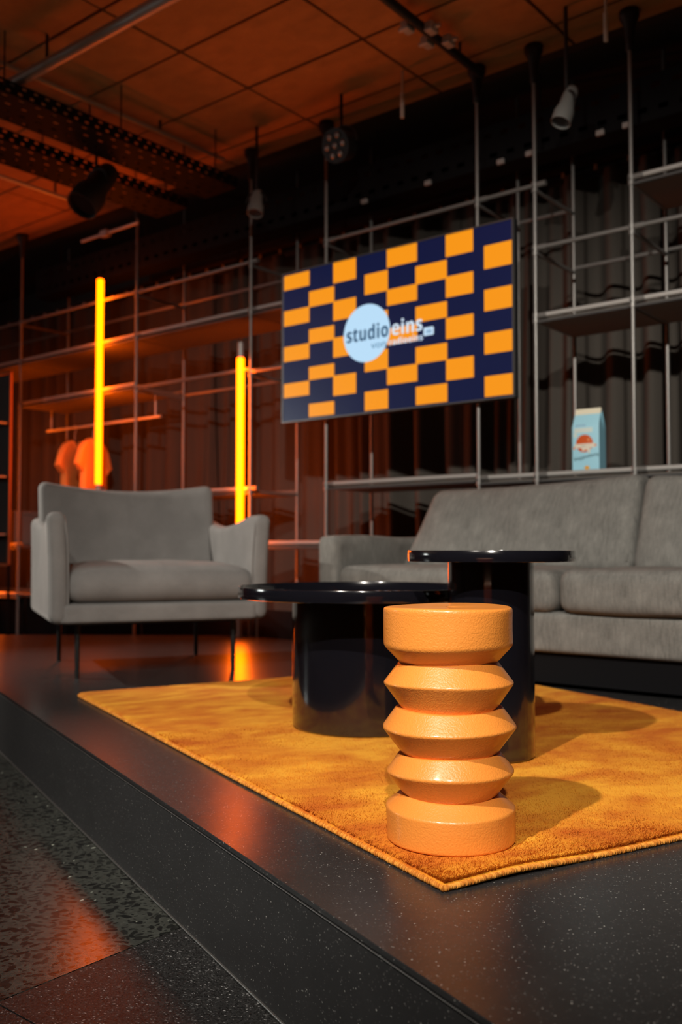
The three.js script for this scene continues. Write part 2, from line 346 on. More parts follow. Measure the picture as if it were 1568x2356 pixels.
// shirts on hangers
function shirt(s, label) {
  const o = thing('t_shirt', label, 'shirt', W(s, 1.845, 4.78), WT + Math.PI / 2 + 0.5, 'shirts on the garment rail');
  const sh = new THREE.Shape(); const P = [[-0.075, -0.13], [-0.17, -0.165], [-0.23, -0.215], [-0.3, -0.34], [-0.225, -0.385], [-0.19, -0.33], [-0.2, -0.8], [0.2, -0.8], [0.19, -0.33], [0.225, -0.385], [0.3, -0.34], [0.23, -0.215], [0.17, -0.165], [0.075, -0.13], [0.045, -0.155], [0, -0.165], [-0.045, -0.155]];
  sh.setFromPoints(P.map(a => new THREE.Vector2(...a)));
  const g = new THREE.ExtrudeGeometry(sh, { depth: 0.03, bevelEnabled: true, bevelThickness: 0.012, bevelSize: 0.012, bevelSegments: 3 }).translate(0, 0, -0.015);
  part('body', g, M.shirt, o);
  part('collar', new THREE.TorusGeometry(0.07, 0.009, 8, 24, Math.PI).rotateZ(Math.PI).translate(0, -0.128, 0.028), M.shirt, o);
  const hk = new THREE.CatmullRomCurve3([[0, -0.12, 0], [0, -0.05, 0], [0.02, -0.02, 0], [0.018, 0.012, 0], [-0.005, 0.018, 0], [-0.018, 0, 0]].map(a => new THREE.Vector3(...a)));
  const h = part('hanger', new THREE.TubeGeometry(hk, 24, 0.0035, 6), M.steel, o);
  part('hanger_arm', merge([rod([0, -0.115, 0], [-0.2, -0.18, 0], 0.006), rod([0, -0.115, 0], [0.2, -0.18, 0], 0.006)]), M.black, h);
}
shirt(-6.76, 'orange t-shirt on a hanger, leftmost on the garment rail');
shirt(-6.5, 'orange t-shirt on a hanger, partly behind the glowing tube');

// ------------------------------------------------------------------ screen
{
  const cv = document.createElement('canvas'); cv.width = 1652; cv.height = 947; const c = cv.getContext('2d'), w = cv.width, h = cv.height;
  const pat = () => {
    c.fillStyle = '#06123a'; c.fillRect(0, 0, w, h); c.fillStyle = '#ff9a12';
    const cols = [[.004, .134, [[.008, .108], [.249, .353], [.494, .595], [.744, .839]]], [.132, .256, [[.151, .256], [.405, .501], [.655, .742], [.9, .987]]], [.251, .359, [[0, .134], [.251, .379], [.49, .619], [.736, .868]]],
      [.398, .503, [[.124, .254], [.374, .497], [.617, .743], [.869, .99]]], [.498, .628, [[0, .112], [.25, .351], [.494, .598], [.738, .844]]], [.621, .75, [[.145, .257], [.392, .489], [.639, .742], [.88, .99]]],
      [.745, .853, [[0, .13], [.247, .373], [.494, .62], [.74, .866]]], [.894, 1, [[.116, .252], [.371, .496], [.622, .744], [.871, .99]]]];
    for (const [a, b, r] of cols) for (const [p, q] of r) c.fillRect(a * w, p * h, (b - a) * w, (q - p) * h);
  };
  pat();
  c.fillStyle = '#bfe4ff'; c.beginPath(); c.arc(.4065 * w, .497 * h, .174 * 1000, 0, Math.PI * 2); c.fill();
  const text = (s, x0, x1, base, size, weight, col) => { c.save(); c.font = weight + ' ' + size + 'px sans-serif'; c.fillStyle = col; const m = c.measureText(s).width; c.translate(x0 * w, base * h); c.scale((x1 - x0) * w / m, 1); c.fillText(s, 0, 0); c.restore(); };
  text('studio', .312, .507, .54, 118, 'bold', '#0d4468');
  text('eins', .516, .652, .54, 118, 'bold', '#dcefff');
  text('von', .428, .497, .6, 50, 'normal', '#2a6d92');
  text('radioeins', .507, .652, .6, 52, 'bold', '#d8ebff');
  c.fillStyle = '#cfeaff'; c.beginPath(); c.roundRect(.654 * w, .528 * h, .042 * w, .05 * h, 8); c.fill();
  text('rbb', .662, .688, .566, 34, 'bold', '#4b7fa8');
  const tex = new THREE.CanvasTexture(cv); tex.colorSpace = THREE.SRGBColorSpace;
  const o = thing('television', 'large flat screen showing an orange and navy checker pattern with lettering', 'television', W(-3.256, 2.103, 4.45), WT);
  const glass = phys({ color: lin(0.006, 0.006, 0.008), roughness: 0.28, emissive: lin(1, 1, 1), emissiveMap: tex, emissiveIntensity: 0.95, clearcoat: 0.3, clearcoatRoughness: 0.3 });
  part('housing', new RoundedBoxGeometry(1.672, 0.967, 0.045, 2, 0.006), M.black, o, [0, 0, -0.026]);
  part('display', new THREE.PlaneGeometry(1.652, 0.947), glass, o, [0, 0, -0.0025]);
  const fr = (ww, hh, x, y) => part('bezel', box(ww, hh, 0.012, x, y, 0.0), M.trimMetal, o);
  fr(1.668, 0.007, 0, 0.4775); fr(1.668, 0.007, 0, -0.4775); fr(0.006, 0.948, -0.829, 0); fr(0.006, 0.948, 0.829, 0);
  part('wall_bracket', box(0.5, 0.3, 0.022, 0, 0, -0.06), M.black, o);
  const l = new THREE.RectAreaLight(lin(1, 0.42, 0.14), 0.25, 1.6, 0.9); l.name = 'screen_glow'; l.position.set(0, 0, 0.01); l.rotation.y = Math.PI; o.add(l);
}

// ------------------------------------------------------------------ rug
const RA = new THREE.Vector2(0.172, -1.613), RL = 2.46, RW = 1.72, RE = new THREE.Vector2(-0.4931, -0.87), RG = new THREE.Vector2(0.87, -0.4931);
function rugTone(u, v) { // u along the length, v across, metres; 0 dark .. 1 light
  const wx = 0.12 * (fbm(u * 3, v * 3, 401, 3) - 0.5), wy = 0.12 * (fbm(u * 3 + 9, v * 3, 402, 3) - 0.5);
  const a = fbm((u + wx) * 18, (v + wy) * 10, 403, 4), b = fbm((u + wx) * 6, (v + wy) * 4, 407, 3);
  return Math.max(0, Math.min(1, 0.6 + 1.35 * (a - 0.5) + 0.8 * (b - 0.5)));
}
{
  const tw = 1408, thh = 2016;
  const rt = dataTex(tw, thh, (i, j, o) => {
    const v = (i / tw) * RW, u = (j / thh) * RL, t = rugTone(u, v), g = 0.62 * (hash(i, j, 77) - 0.5) + 0.6 * (vnoise(i / 3, j / 2, 78) - 0.5);
    const k = Math.max(0, Math.min(1, t + 0.32 * g));
    o[0] = cl(mix(198, 240, k)); o[1] = cl(mix(100, 168, k)); o[2] = cl(mix(4, 42, k));
  }, true);
  rt.wrapS = rt.wrapT = THREE.ClampToEdgeWrapping;
  const m = phys({ map: rt, roughness: 0.95, sheen: 0.35, sheenRoughness: 0.4, sheenColor: lin(0.9, 0.55, 0.15) });
  const c = RA.clone().addScaledVector(RE, RL / 2).addScaledVector(RG, RW / 2), turn = Math.atan2(-RG.y, RG.x);
  const o = thing('rug', 'mustard orange pile rug under the black side tables', 'rug', [c.x, PLAT, c.y], turn);
  // local x across, local z: front is +
  const H = 0.015, g = new THREE.BoxGeometry(RW, H, RL, 220, 2, 310), p = g.attributes.position, uv = g.attributes.uv;
  const lift = (x, z) => { const dx = x + RW / 2, dz = RL / 2 - z; return 0.006 * Math.exp(-((dx - 0.16) ** 2) / 0.012) * Math.exp(-(dz * dz) / 0.004); };
  const rc = 0.05;
  for (let i = 0; i < p.count; i++) {
    let x = p.getX(i), y = p.getY(i), z = p.getZ(i); uv.setXY(i, (x + RW / 2) / RW, (RL / 2 - z) / RL);
    const ex = Math.max(0, Math.abs(x) - (RW / 2 - 0.014)) / 0.014, ez = Math.max(0, Math.abs(z) - (RL / 2 - 0.014)) / 0.014, e = Math.max(ex, ez);
    if (y > 0) y = H / 2 + 0.0016 * (vnoise(x * 120, z * 120, 81) - 0.5) + 0.0018 * (fbm(x * 12, z * 12, 82, 3) - 0.5) - 0.006 * e * e;
    if (z < -RL / 2 + rc && x < -RW / 2 + rc) { const qx = -RW / 2 + rc, qz = -RL / 2 + rc, d = Math.hypot(x - qx, z - qz); if (d > rc) { x = qx + (x - qx) * rc / d; z = qz + (z - qz) * rc / d; } }
    p.setXYZ(i, x, y + H / 2 + lift(x, z), z);
  }
  g.computeVertexNormals(); part('pile', g, m, o);
  // stitched binding around the edge: too fine to count
  const per = [[-RW / 2, RL / 2, 0, -1, RL - rc], [-RW / 2, RL / 2, 1, 0, RW], [RW / 2, RL / 2, 0, -1, RL], [-RW / 2 + rc, -RL / 2, 1, 0, RW - rc]];
  const st = []; const step = 0.0032;
  for (const [x, z, dx, dz, L] of per) for (let t = 0; t < L; t += step) st.push([x + dx * t, z + dz * t, Math.atan2(-dz, dx)]);
  for (let a = 0; a < Math.PI / 2; a += step / rc) st.push([-RW / 2 + rc - rc * Math.cos(a), -RL / 2 + rc - rc * Math.sin(a), Math.PI / 2 - a]);
  const sg = new THREE.SphereGeometry(1, 7, 6).scale(0.0017, 0.0050, 0.0058), im = new THREE.InstancedMesh(sg, std({ color: 0xffffff, roughness: 0.9 }), st.length);
  im.name = 'binding'; im.userData.kind = 'stuff'; const mt = new THREE.Matrix4(), q = new THREE.Quaternion(), eu = new THREE.Euler(), col = new THREE.Color();
  seed = 31;
  st.forEach(([x, z, a], i) => {
    eu.set(0.6 * (rnd() - 0.5), a + 0.4 + 0.5 * (rnd() - 0.5), 0.3 * (rnd() - 0.2), 'YXZ'); q.setFromEuler(eu); const k = 0.9 + 0.25 * rnd();
    mt.compose(new THREE.Vector3(x + 0.0012 * (rnd() - 0.5), 0.0058 + lift(x, z) + 0.0008 * (rnd() - 0.5), z + 0.0012 * (rnd() - 0.5)), q, new THREE.Vector3(k, k, k)); im.setMatrixAt(i, mt);
    const t = rnd(); im.setColorAt(i, col.setRGB(mix(0.5, 0.85, t), mix(0.15, 0.36, t), mix(0.008, 0.05, t)));
  });
  im.castShadow = im.receiveShadow = true; o.add(im);
  // pile fibres, densest where the camera is near
  const bl = new THREE.BufferGeometry(); bl.setAttribute('position', new THREE.Float32BufferAttribute([-0.0006, 0, 0, 0.0006, 0, 0, 0, 0.0052, 0.0032, -0.0006, 0, 0, 0, 0.0052, 0.0032, 0.0006, 0, 0], 3)); bl.computeVertexNormals();
  const NF_ = 120000, fb = new THREE.InstancedMesh(bl, std({ color: 0xffffff, roughness: 0.95, side: THREE.DoubleSide }), NF_); fb.name = 'fibres'; fb.userData.kind = 'stuff';
  for (let i = 0; i < NF_; i++) {
    const r1 = Math.pow(rnd(), 2.0), u = r1 * RL * 0.6 + 0.004, v = Math.min(RW - 0.004, 0.004 + Math.pow(rnd(), 1.35) * RW), x = v - RW / 2, z = RL / 2 - u;
    const flow = 6.28 * fbm(u * 2.2, v * 2.2, 411, 2) * 1.3; eu.set(0.5 * (rnd() - 0.5), flow + 1.2 * (rnd() - 0.5), 0.5 * (rnd() - 0.5), 'YXZ'); q.setFromEuler(eu); const k = 0.7 + 0.6 * rnd();
    mt.compose(new THREE.Vector3(x, H - 0.0022 + lift(x, z), z), q, new THREE.Vector3(1.2, k, k * 1.3)); fb.setMatrixAt(i, mt);
    const t = Math.max(0, Math.min(1, rugTone(u, v) + 0.5 * (rnd() - 0.5))); fb.setColorAt(i, col.setRGB(mix(0.56, 0.86, t), mix(0.14, 0.38, t), mix(0.002, 0.024, t)));
  }
  fb.castShadow = fb.receiveShadow = true; o.add(fb);
}
const RUGTOP = PLAT + 0.015;

// ------------------------------------------------------------------ stool
{
  const o = thing('ceramic_stool', 'stacked zigzag ceramic stool glazed in apricot orange on the rug corner', 'stool', [0.2135, RUGTOP + 0.001, -1.866]);
  const round = (pts, rr) => { // round every corner of the outline
    const out = []; pts.forEach((p, i) => {
      const r = p[2] ?? rr; if (i === 0 || i === pts.length - 1 || !r) { out.push([p[0], p[1]]); return; }
      const a = new THREE.Vector2(pts[i - 1][0] - p[0], pts[i - 1][1] - p[1]), b = new THREE.Vector2(pts[i + 1][0] - p[0], pts[i + 1][1] - p[1]); const la = Math.min(r, a.length() * 0.45), lb = Math.min(r, b.length() * 0.45); a.setLength(la); b.setLength(lb);
      for (let k = 0; k <= 6; k++) { const t = k / 6, u = (1 - t) * (1 - t), v = 2 * t * (1 - t), w = t * t; out.push([u * (p[0] + a.x) + v * p[0] + w * (p[0] + b.x), u * (p[1] + a.y) + v * p[1] + w * (p[1] + b.y)]); }
    }); return out;
  };
  const dens = pts => { const out = []; for (let i = 0; i < pts.length - 1; i++) { const [x0, y0] = pts[i], [x1, y1] = pts[i + 1], n = Math.max(1, Math.ceil(Math.hypot(x1 - x0, y1 - y0) / 0.004)); for (let k = 0; k < n; k++) out.push([x0 + (x1 - x0) * k / n, y0 + (y1 - y0) * k / n]); } out.push(pts[pts.length - 1]); return out; };
  const parts = {
    foot: [[0, 0], [0.1245, 0, 0.006], [0.1255, 0.062, 0.004], [0.094, 0.087, 0.003], [0, 0.087]],
    ring1: [[0, 0.084], [0.090, 0.084, 0.002], [0.1245, 0.130, 0.005], [0.099, 0.165, 0.003], [0, 0.165]],
    ring2: [[0, 0.163], [0.091, 0.163, 0.002], [0.1315, 0.214, 0.005], [0.104, 0.251, 0.003], [0, 0.251]],
    ring3: [[0, 0.249], [0.093, 0.249, 0.002], [0.127, 0.300, 0.004], [0.097, 0.34, 0.003], [0, 0.34]],
    seat: [[0, 0.338], [0.093, 0.338, 0.002], [0.1265, 0.371, 0.006], [0.1265, 0.4455, 0.008], [0.117, 0.4475, 0.006], [0, 0.446]],
  };
  const tilt = { foot: 0, ring1: 0.030, ring2: 0.016, ring3: 0.014, seat: 0.008 }, mid = { foot: 0, ring1: 0.125, ring2: 0.21, ring3: 0.295, seat: 0.4 };
  const ga = [];
  for (const k of Object.keys(parts)) {
    const g = new THREE.LatheGeometry(dens(round(parts[k], 0.004)).map(a => new THREE.Vector2(...a)), 128), p = g.attributes.position, uv = g.attributes.uv, outl = dens(round(parts[k], 0.004)), arc = [0]; for (let j = 1; j < outl.length; j++) arc.push(arc[j - 1] + Math.hypot(outl[j][0] - outl[j - 1][0], outl[j][1] - outl[j - 1][1]));
    for (let i = 0; i < p.count; i++) {
      const j = i % outl.length; uv.setXY(i, Math.round(uv.getX(i) * 128) / 128 * 8, arc[j] / 0.1);
      const x = p.getX(i), y = p.getY(i), z = p.getZ(i), an = Math.atan2(z, x), wob = 1 + 0.004 * Math.sin(an * 2 + y * 31) + 0.003 * Math.sin(an * 3 + y * 57);
      p.setXYZ(i, x * wob + 0.0075 * (y / 0.45), y - tilt[k] * x * (y > 0.07 || k !== 'foot' ? 1 : 0) + 0.0012 * Math.sin(an * 2 + y * 40) * Math.min(1, y / 0.05), z * wob);
    }
    g.computeVertexNormals();
    // close the seam of the lathe
    const nn = g.attributes.normal, L = outl.length; for (let j = 0; j < L; j++) { const a = j, b = 128 * L + j, v = new THREE.Vector3(nn.getX(a) + nn.getX(b), nn.getY(a) + nn.getY(b), nn.getZ(a) + nn.getZ(b)).normalize(); nn.setXYZ(a, v.x, v.y, v.z); nn.setXYZ(b, v.x, v.y, v.z); }
    const nm = k === 'foot' ? 'foot_drum' : k === 'seat' ? 'seat_drum' : 'ring'; g.rotateY(2.2); part(nm, g, M.stool, o);
  }
}

// ------------------------------------------------------------------ black lacquer side tables
function trayTable(name, label, x, z, R, r, h, rim) {
  const o = thing(name, label, 'table', [x, RUGTOP + 0.001, z], 0.4), H = h - (RUGTOP - PLAT);
  const L = pts => new THREE.LatheGeometry(pts.map(a => new THREE.Vector2(...a)), 128);
  part('column', toCreasedNormals(L([[0, 0], [r - 0.004, 0], [r, 0.004], [r, H - rim], [0, H - rim]]), 0.6), M.lacquer, o);
  const t = 0.004;
  part('tray_top', toCreasedNormals(L([[0, H - rim], [R - 0.004, H - rim], [R - 0.001, H - rim + 0.001], [R, H - rim + 0.004], [R, H - 0.002], [R - 0.001, H], [R - t, H], [R - t - 0.001, H - 0.002], [R - t - 0.002, H - rim + 0.008], [R - t - 0.005, H - rim + 0.006], [0, H - rim + 0.006]]), 0.6), M.lacquer, o);
}
trayTable('tray_table', 'wide low black lacquer tray table on the rug', 0.072, -3.062, 0.402, 0.228, 0.457, 0.036);
trayTable('tray_table', 'tall narrow black lacquer tray table behind the apricot stool', 0.411, -2.61, 0.228, 0.117, 0.571, 0.030);

// ------------------------------------------------------------------ armchair
{
  const o = thing('armchair', 'grey velvet armchair with wing arms and thin dark legs', 'armchair', [-0.986, PLAT, -4.73], 22.7 * Math.PI / 180);
  part('base_frame', soft(0.9, 0.09, 0.95, 0.016, [24, 6, 24]), M.velvet, o, [0, 0.293, 0.015]);
  part('seat_cushion', soft(0.865, 0.15, 0.84, 0.072, [44, 14, 44], (v, w, h, d) => {
    const u = v.x / (w / 2), t = v.z / (d / 2), c = (1 - u * u * u * u) * (1 - t * t * t * t); v.y += v.y > 0 ? 0.036 * c : -0.004 * c; v.z += 0.012 * (1 - u * u) * Math.max(0, t); v.y += 0.003 * Math.sin(v.x * 17) * Math.cos(v.z * 13);
  }), M.velvet, o, [0.005, 0.412, 0.07]);
  const back = soft(0.91, 0.6, 0.13, 0.045, [48, 30, 8], (v, w, h) => {
    const u = v.x / (w / 2), t = v.y / h + 0.5; v.y += (u * u - 1) * 0.042 * t; v.z += -0.16 * t + 0.075 * u * u * (0.4 + 0.6 * t); v.x *= 0.985 + 0.02 * t;
  });
  part('backrest', back, M.velvet, o, [-0.015, 0.632, -0.285]);
  for (const s of [-1, 1]) {
    const arm = soft(0.085, 0.49, 0.98, 0.036, [10, 30, 52], (v, w, h, d) => {
      const t = v.z / d + 0.5, top = Math.max(0, v.y / h + 0.5); // t: 0 rear, 1 front
      const dip = -0.045 * Math.sin(Math.PI * Math.min(1, Math.max(0, (t - 0.06) / 0.82))) ; v.y += dip * top * top;
      v.x += s * (0.02 * top * top * (0.3 + 0.7 * t)) - s * 0.02 * Math.sin(Math.PI * t) * top; v.z -= 0.02 * (1 - top) * (t < 0.5 ? -1 : 0);
    });
    const a = part('arm', arm, M.velvet, o, [s * 0.452, 0.495, 0.0]);
    // piping down the front edge
    const pipe = new THREE.CatmullRomCurve3([[-s * 0.036, -0.235, 0.478], [-s * 0.035, 0.0, 0.482], [-s * 0.028, 0.14, 0.482], [-s * 0.018, 0.215, 0.47]].map(q => new THREE.Vector3(...q)));
    part('piping', new THREE.TubeGeometry(pipe, 24, 0.0045, 6), M.velvet, a);
  }
  for (const x of [-0.36, 0.36]) for (const z of [-0.36, 0.36]) part('leg', new THREE.CylinderGeometry(0.0125, 0.0105, 0.25, 16), M.leg, o, [x, 0.126, z]);
  part('under_rail', merge([rod([-0.36, 0.245, 0.36], [0.36, 0.245, 0.36], 0.011), rod([-0.36, 0.245, -0.36], [0.36, 0.245, -0.36], 0.011)]), M.leg, o);
}
// ------------------------------------------------------------------ sofa
{
  const S0 = -1.81, N0 = 4.03, o = thing('sofa', 'grey woven fabric sofa on a black plinth in front of the shelving', 'sofa', W(S0, PLAT, N0), WT);
  const X = s => s - S0, Z = n => -(n - N0);
  part('plinth', box(2.44, 0.126, 0.78, 0, 0.083, 0), M.blackMatte, o);
  for (const x of [-1.1, 1.1]) for (const z of [-0.3, 0.3]) part('foot', new THREE.CylinderGeometry(0.025, 0.025, 0.02, 16), M.blackMatte, o, [x, 0.0105, z]);
  part('base_frame', soft(2.5, 0.172, 0.85, 0.02, [60, 8, 24]), M.fabric, o, [0, 0.231, 0]);
  for (const s of [-3.01, -0.61]) part('arm', soft(0.125, 0.5, 0.86, 0.034, [10, 24, 36], (v) => { v.y += 0.004 * Math.sin(v.z * 9); }), M.fabric, o, [X(s), 0.396, 0]);
  part('back_frame', soft(2.28, 0.5, 0.12, 0.03, [40, 16, 8]), M.fabric, o, [0, 0.45, Z(4.39)]);
  [[-2.94, -1.775], [-1.765, -0.68]].forEach(([a, b], i) => {
    const cw = b - a - 0.012;
    part('seat_cushion', soft(cw, 0.175, 0.72, 0.05, [52, 12, 34], (v, w, h, d) => {
      const u = v.x / (w / 2), t = v.z / (d / 2), c = (1 - u ** 6) * (1 - t ** 4); v.y += v.y > 0 ? 0.014 * c : 0; v.z += 0.01 * (1 - u ** 4) * Math.max(0, t); v.y += 0.004 * Math.sin(v.x * 9 + i) * Math.sin(v.z * 7);
    }), M.fabric, o, [X((a + b) / 2), 0.402, Z(3.94 - i * 0.012)]);
  });
  [[-2.87, -1.625, 0.415], [-1.62, -0.68, 0.42]].forEach(([a, b, hh], i) => {
    const cw = b - a;
    const g = soft(cw, hh + 0.02, 0.17, 0.05, [56, 26, 12], (v, w, h, d) => {
      const u = v.x / (w / 2), t = v.y / h + 0.5, c = (1 - u ** 4) * (1 - (2 * t - 1) ** 4);
      v.z += (v.z > 0 ? 0.035 : -0.01) * c; if (!i) v.x += (u < 0 ? 0.1 * t * Math.max(0, -u) : -0.02 * t * u); v.y += (!i ? 0.018 * u : 0) * t - 0.012 * (1 - u * u) * t; v.z += -0.2 * t; v.z += 0.006 * Math.sin(v.x * 13 + v.y * 9);
    });
    part('back_cushion', g, M.fabric, o, [X((a + b) / 2), 0.49 + hh / 2 - 0.008, Z(4.09 - i * 0.03)]);
    const seam = part('seam', new THREE.TubeGeometry(new THREE.CatmullRomCurve3([[cw / 2 - 0.024, -hh / 2 + 0.04, 0.062], [cw / 2 - 0.026, 0, -0.04], [cw / 2 - 0.03, hh / 2 - 0.05, -0.128]].map(q => new THREE.Vector3(...q))), 16, 0.003, 5), M.fabric, o.children[o.children.length - 1]);
  });
}
// ------------------------------------------------------------------ coffee bag on the shelf
{
  const o = thing('coffee_bag', 'light blue coffee bag with a round brown emblem on the shelf', 'bag', W(-2.083, 1.2115, 4.615), WT + 0.02);
  const cv = document.createElement('canvas'); cv.width = 440; cv.height = 1000; const c = cv.getContext('2d');
  c.fillStyle = '#a4dcf0'; c.fillRect(0, 0, 440, 1000); c.fillStyle = '#e9e4cc'; c.fillRect(0, 0, 440, 78);
  c.fillStyle = '#6d6fa8'; c.font = '36px sans-serif'; c.fillText('ROESTEREI', 48, 272);
  c.fillStyle = '#d3e2dd'; c.fillRect(36, 300, 300, 74); c.fillRect(26, 380, 60, 60);
  c.fillStyle = '#cf5414'; c.beginPath(); c.arc(205, 545, 138, 0, 7); c.fill();
  c.fillStyle = '#dd8a55'; c.beginPath(); c.arc(275, 490, 24, 0, 7); c.fill();
  c.fillStyle = '#e4dccb'; c.fillRect(40, 548, 340, 66); c.beginPath(); c.moveTo(150, 610); c.lineTo(300, 610); c.lineTo(290, 712); c.lineTo(235, 640); c.lineTo(180, 670); c.fill();
  c.fillStyle = '#e0916a'; c.fillRect(16, 590, 34, 42); c.fillRect(366, 566, 34, 30);
  c.fillStyle = '#7a8a8a'; c.font = '26px sans-serif'; c.fillText('Kaffee', 150, 590);
  c.save(); c.translate(30, 812); c.rotate(-0.18); c.fillStyle = '#12414f'; c.font = 'bold 66px serif'; c.fillText('Kuppenberg', 0, 0); c.restore();
  c.fillStyle = '#e9a524'; c.beginPath(); c.ellipse(240, 925, 40, 30, 0, 0, 7); c.fill();
  const tex = new THREE.CanvasTexture(cv); tex.colorSpace = THREE.SRGBColorSpace;
  const print = std({ map: tex, roughness: 0.55 }), side = std({ color: 0x8cc9e0, roughness: 0.55 }), cream = std({ color: 0xe9e4cc, roughness: 0.6 });
  const w = 0.146, h = 0.33, d = 0.085;
  const bx = new THREE.BoxGeometry(w, h, d, 12, 24, 6), p = bx.attributes.position;
  for (let i = 0; i < p.count; i++) {
    const t = p.getY(i) / h + 0.5, u = p.getX(i) / (w / 2), k = t > 0.72 ? 1 - (t - 0.72) / 0.28 * 0.93 : 1; let z = p.getZ(i);
    const edge = Math.abs(z) / (d / 2); p.setXYZ(i, p.getX(i) * (1 - (t > 0.72 ? 0.06 * (t - 0.72) / 0.28 : 0)) - (1 - edge) * Math.sign(u) * (Math.abs(u) > 0.99 && t > 0.7 ? 0.02 * (t - 0.7) / 0.3 : 0), p.getY(i) + h / 2, z * k + (1 - u * u) * Math.sign(z) * 0.006 * Math.sin(Math.PI * t));
  }
  bx.computeVertexNormals();
  const gr = (idx) => { const g = bx.clone(); const grp = bx.groups[idx]; g.setIndex(Array.from(bx.index.array.slice(grp.start, grp.start + grp.count))); g.clearGroups(); return g; };
  part('front_print', gr(4), print, o);
  part('gusset', mergeGeometries([gr(0), gr(1), gr(5), gr(3)]), side, o);
  part('folded_top', mergeGeometries([gr(2), box(w * 0.94, 0.022, 0.008, 0, h - 0.006, 0)].map(g => g.toNonIndexed())), cream, o);
}
// grey storage box and display case at the far left
{
  const o = thing('storage_box', 'grey fabric storage box on the far left low shelf', 'box', W(-7.56, 0.871 - 0.026 + 0.011, 4.74), WT);
  part('body', new RoundedBoxGeometry(0.3, 0.27, 0.3, 3, 0.012).translate(0, 0.135, 0), M.box, o);
  part('lid', new RoundedBoxGeometry(0.31, 0.03, 0.31, 2, 0.008).translate(0, 0.282, 0), M.box, o);
}
{
  const o = thing('display_case', 'copper framed glass display case at the left edge of the picture', 'display case', W(-7.26, 0.69, 4.2), WT);
  const bar = (a, b, r = 0.012) => part('frame_bar', box(Math.abs(b[0] - a[0]) + r * 1.4, Math.abs(b[1] - a[1]) + r * 1.4, Math.abs(b[2] - a[2]) + r * 1.4, (a[0] + b[0]) / 2, (a[1] + b[1]) / 2, (a[2] + b[2]) / 2), M.copper, o);
  const w = 0.3, h = 1.58, d = 0.1;
  for (const z of [-d, d]) { bar([-w, 0, z], [-w, h, z]); bar([w, 0, z], [w, h, z]); }
  bar([-w, 0, -d], [w, 0, -d]); bar([-w, 0, d], [w, 0, d]); bar([-w, h, d], [w, h, d]); bar([-w, h, -d], [w, h, -d]);
  part('back_panel', box(2 * w - 0.04, h - 0.03, 0.008, 0, h / 2, -d), M.black, o);
  for (const y of [0.25, 0.72, 1.16]) part('shelf', box(2 * w - 0.04, 0.012, 2 * d - 0.04, 0, y, 0), M.steel, o);
  for (const y of [0.32, 1.0]) part('led_puck', new THREE.SphereGeometry(0.018, 16, 12), std({ color: 0xffffff, emissive: lin(0.9, 1, 1), emissiveIntensity: 2 }), o, [w - 0.03, y, d]);
  for (const x of [-w, w]) part('leg', rod([x, -0.69, -d], [x, 0, -d], 0.012), M.blackMatte, o);
  for (const x of [-w, w]) part('leg', rod([x, -0.69, d], [x, 0, d], 0.012), M.blackMatte, o);
}

// ------------------------------------------------------------------ under the ceiling: cable trays, pipes, fixtures
function perforated(wid, len, hole, gapx, gapy, rows) {
  const sh = new THREE.Shape(); sh.moveTo(-wid / 2, -len / 2); sh.lineTo(wid / 2, -len / 2); sh.lineTo(wid / 2, len / 2); sh.lineTo(-wid / 2, len / 2); sh.closePath();
  const nx = rows, dx = wid / rows;
  for (let j = 0; j < Math.floor(len / gapy); j++) for (let i = 0; i < nx; i++) {
    const x = -wid / 2 + (i + 0.5) * dx, y = -len / 2 + (j + 0.5 + (i % 2) * 0.35) * gapy; if (y + hole > len / 2) continue;
    const a = hole * 0.28, b = hole * 0.5, p = new THREE.Path(); p.moveTo(x - a, y - b); p.lineTo(x - a, y + b); p.lineTo(x + a, y + b); p.lineTo(x + a, y - b); p.closePath(); sh.holes.push(p);
  }
  return new THREE.ExtrudeGeometry(sh, { depth: 0.003, bevelEnabled: false });
}
function crossTray(s, y, w, n0, n1, label) {
  const o = thing('cable_tray', label, 'cable tray', W(s, y, (n0 + n1) / 2), WT), L = n1 - n0;
  part('tray_bed', perforated(w, L, 0.034, 0, 0.1, 4).rotateX(-Math.PI / 2), M.trayBlack, o);
  for (const k of [-1, 1]) part('tray_side', perforated(0.07, L, 0.026, 0, 0.07, 2).rotateX(-Math.PI / 2).rotateZ(Math.PI / 2).translate(k * w / 2, 0.035, 0), M.trayBlack, o);
  for (let z = -L / 2 + 0.2; z < L / 2; z += 0.75) for (const k of [-1, 1]) part('hanger_rod', rod([k * w / 2, 0.03, z], [k * w / 2, CEIL - y, z], 0.005, 6), M.black, o);
}
crossTray(-4.56, 3.2, 0.3, 1.6, 4.36, 'dark perforated cable tray above the armchair, nearer the screen');
crossTray(-5.1, 3.2, 0.32, 1.6, 4.4, 'dark perforated cable tray above the armchair, nearer the left wall');
{
  const o = thing('wall_cable_tray', 'dark slotted cable tray running above the curtains', 'cable tray', W(-3.6, 3.03, 4.82), WT);
  part('tray_side', perforated(0.24, 7.4, 0.05, 0, 0.11, 2).rotateZ(Math.PI / 2).translate(0, 0.12, 0.08), M.trayBlack, o);
  part('tray_bed', box(7.4, 0.004, 0.16, 0, 0, 0), M.trayBlack, o);
  part('tray_side', box(7.4, 0.24, 0.004, 0, 0.12, -0.08), M.blackMatte, o);
  for (let k = -3; k <= 3; k++) part('hanger_rod', rod([k * 1.15, 0.0, 0], [k * 1.15, CEIL - 3.03, 0], 0.006, 6), M.black, o);
  for (const s of [-3.636, -3.15, -2.652, -2.47, -2.052, -1.906]) part('clip', new RoundedBoxGeometry(0.045, 0.03, 0.02, 2, 0.004), M.steel, o, [s + 3.6, 0.005, 0.092]);
}
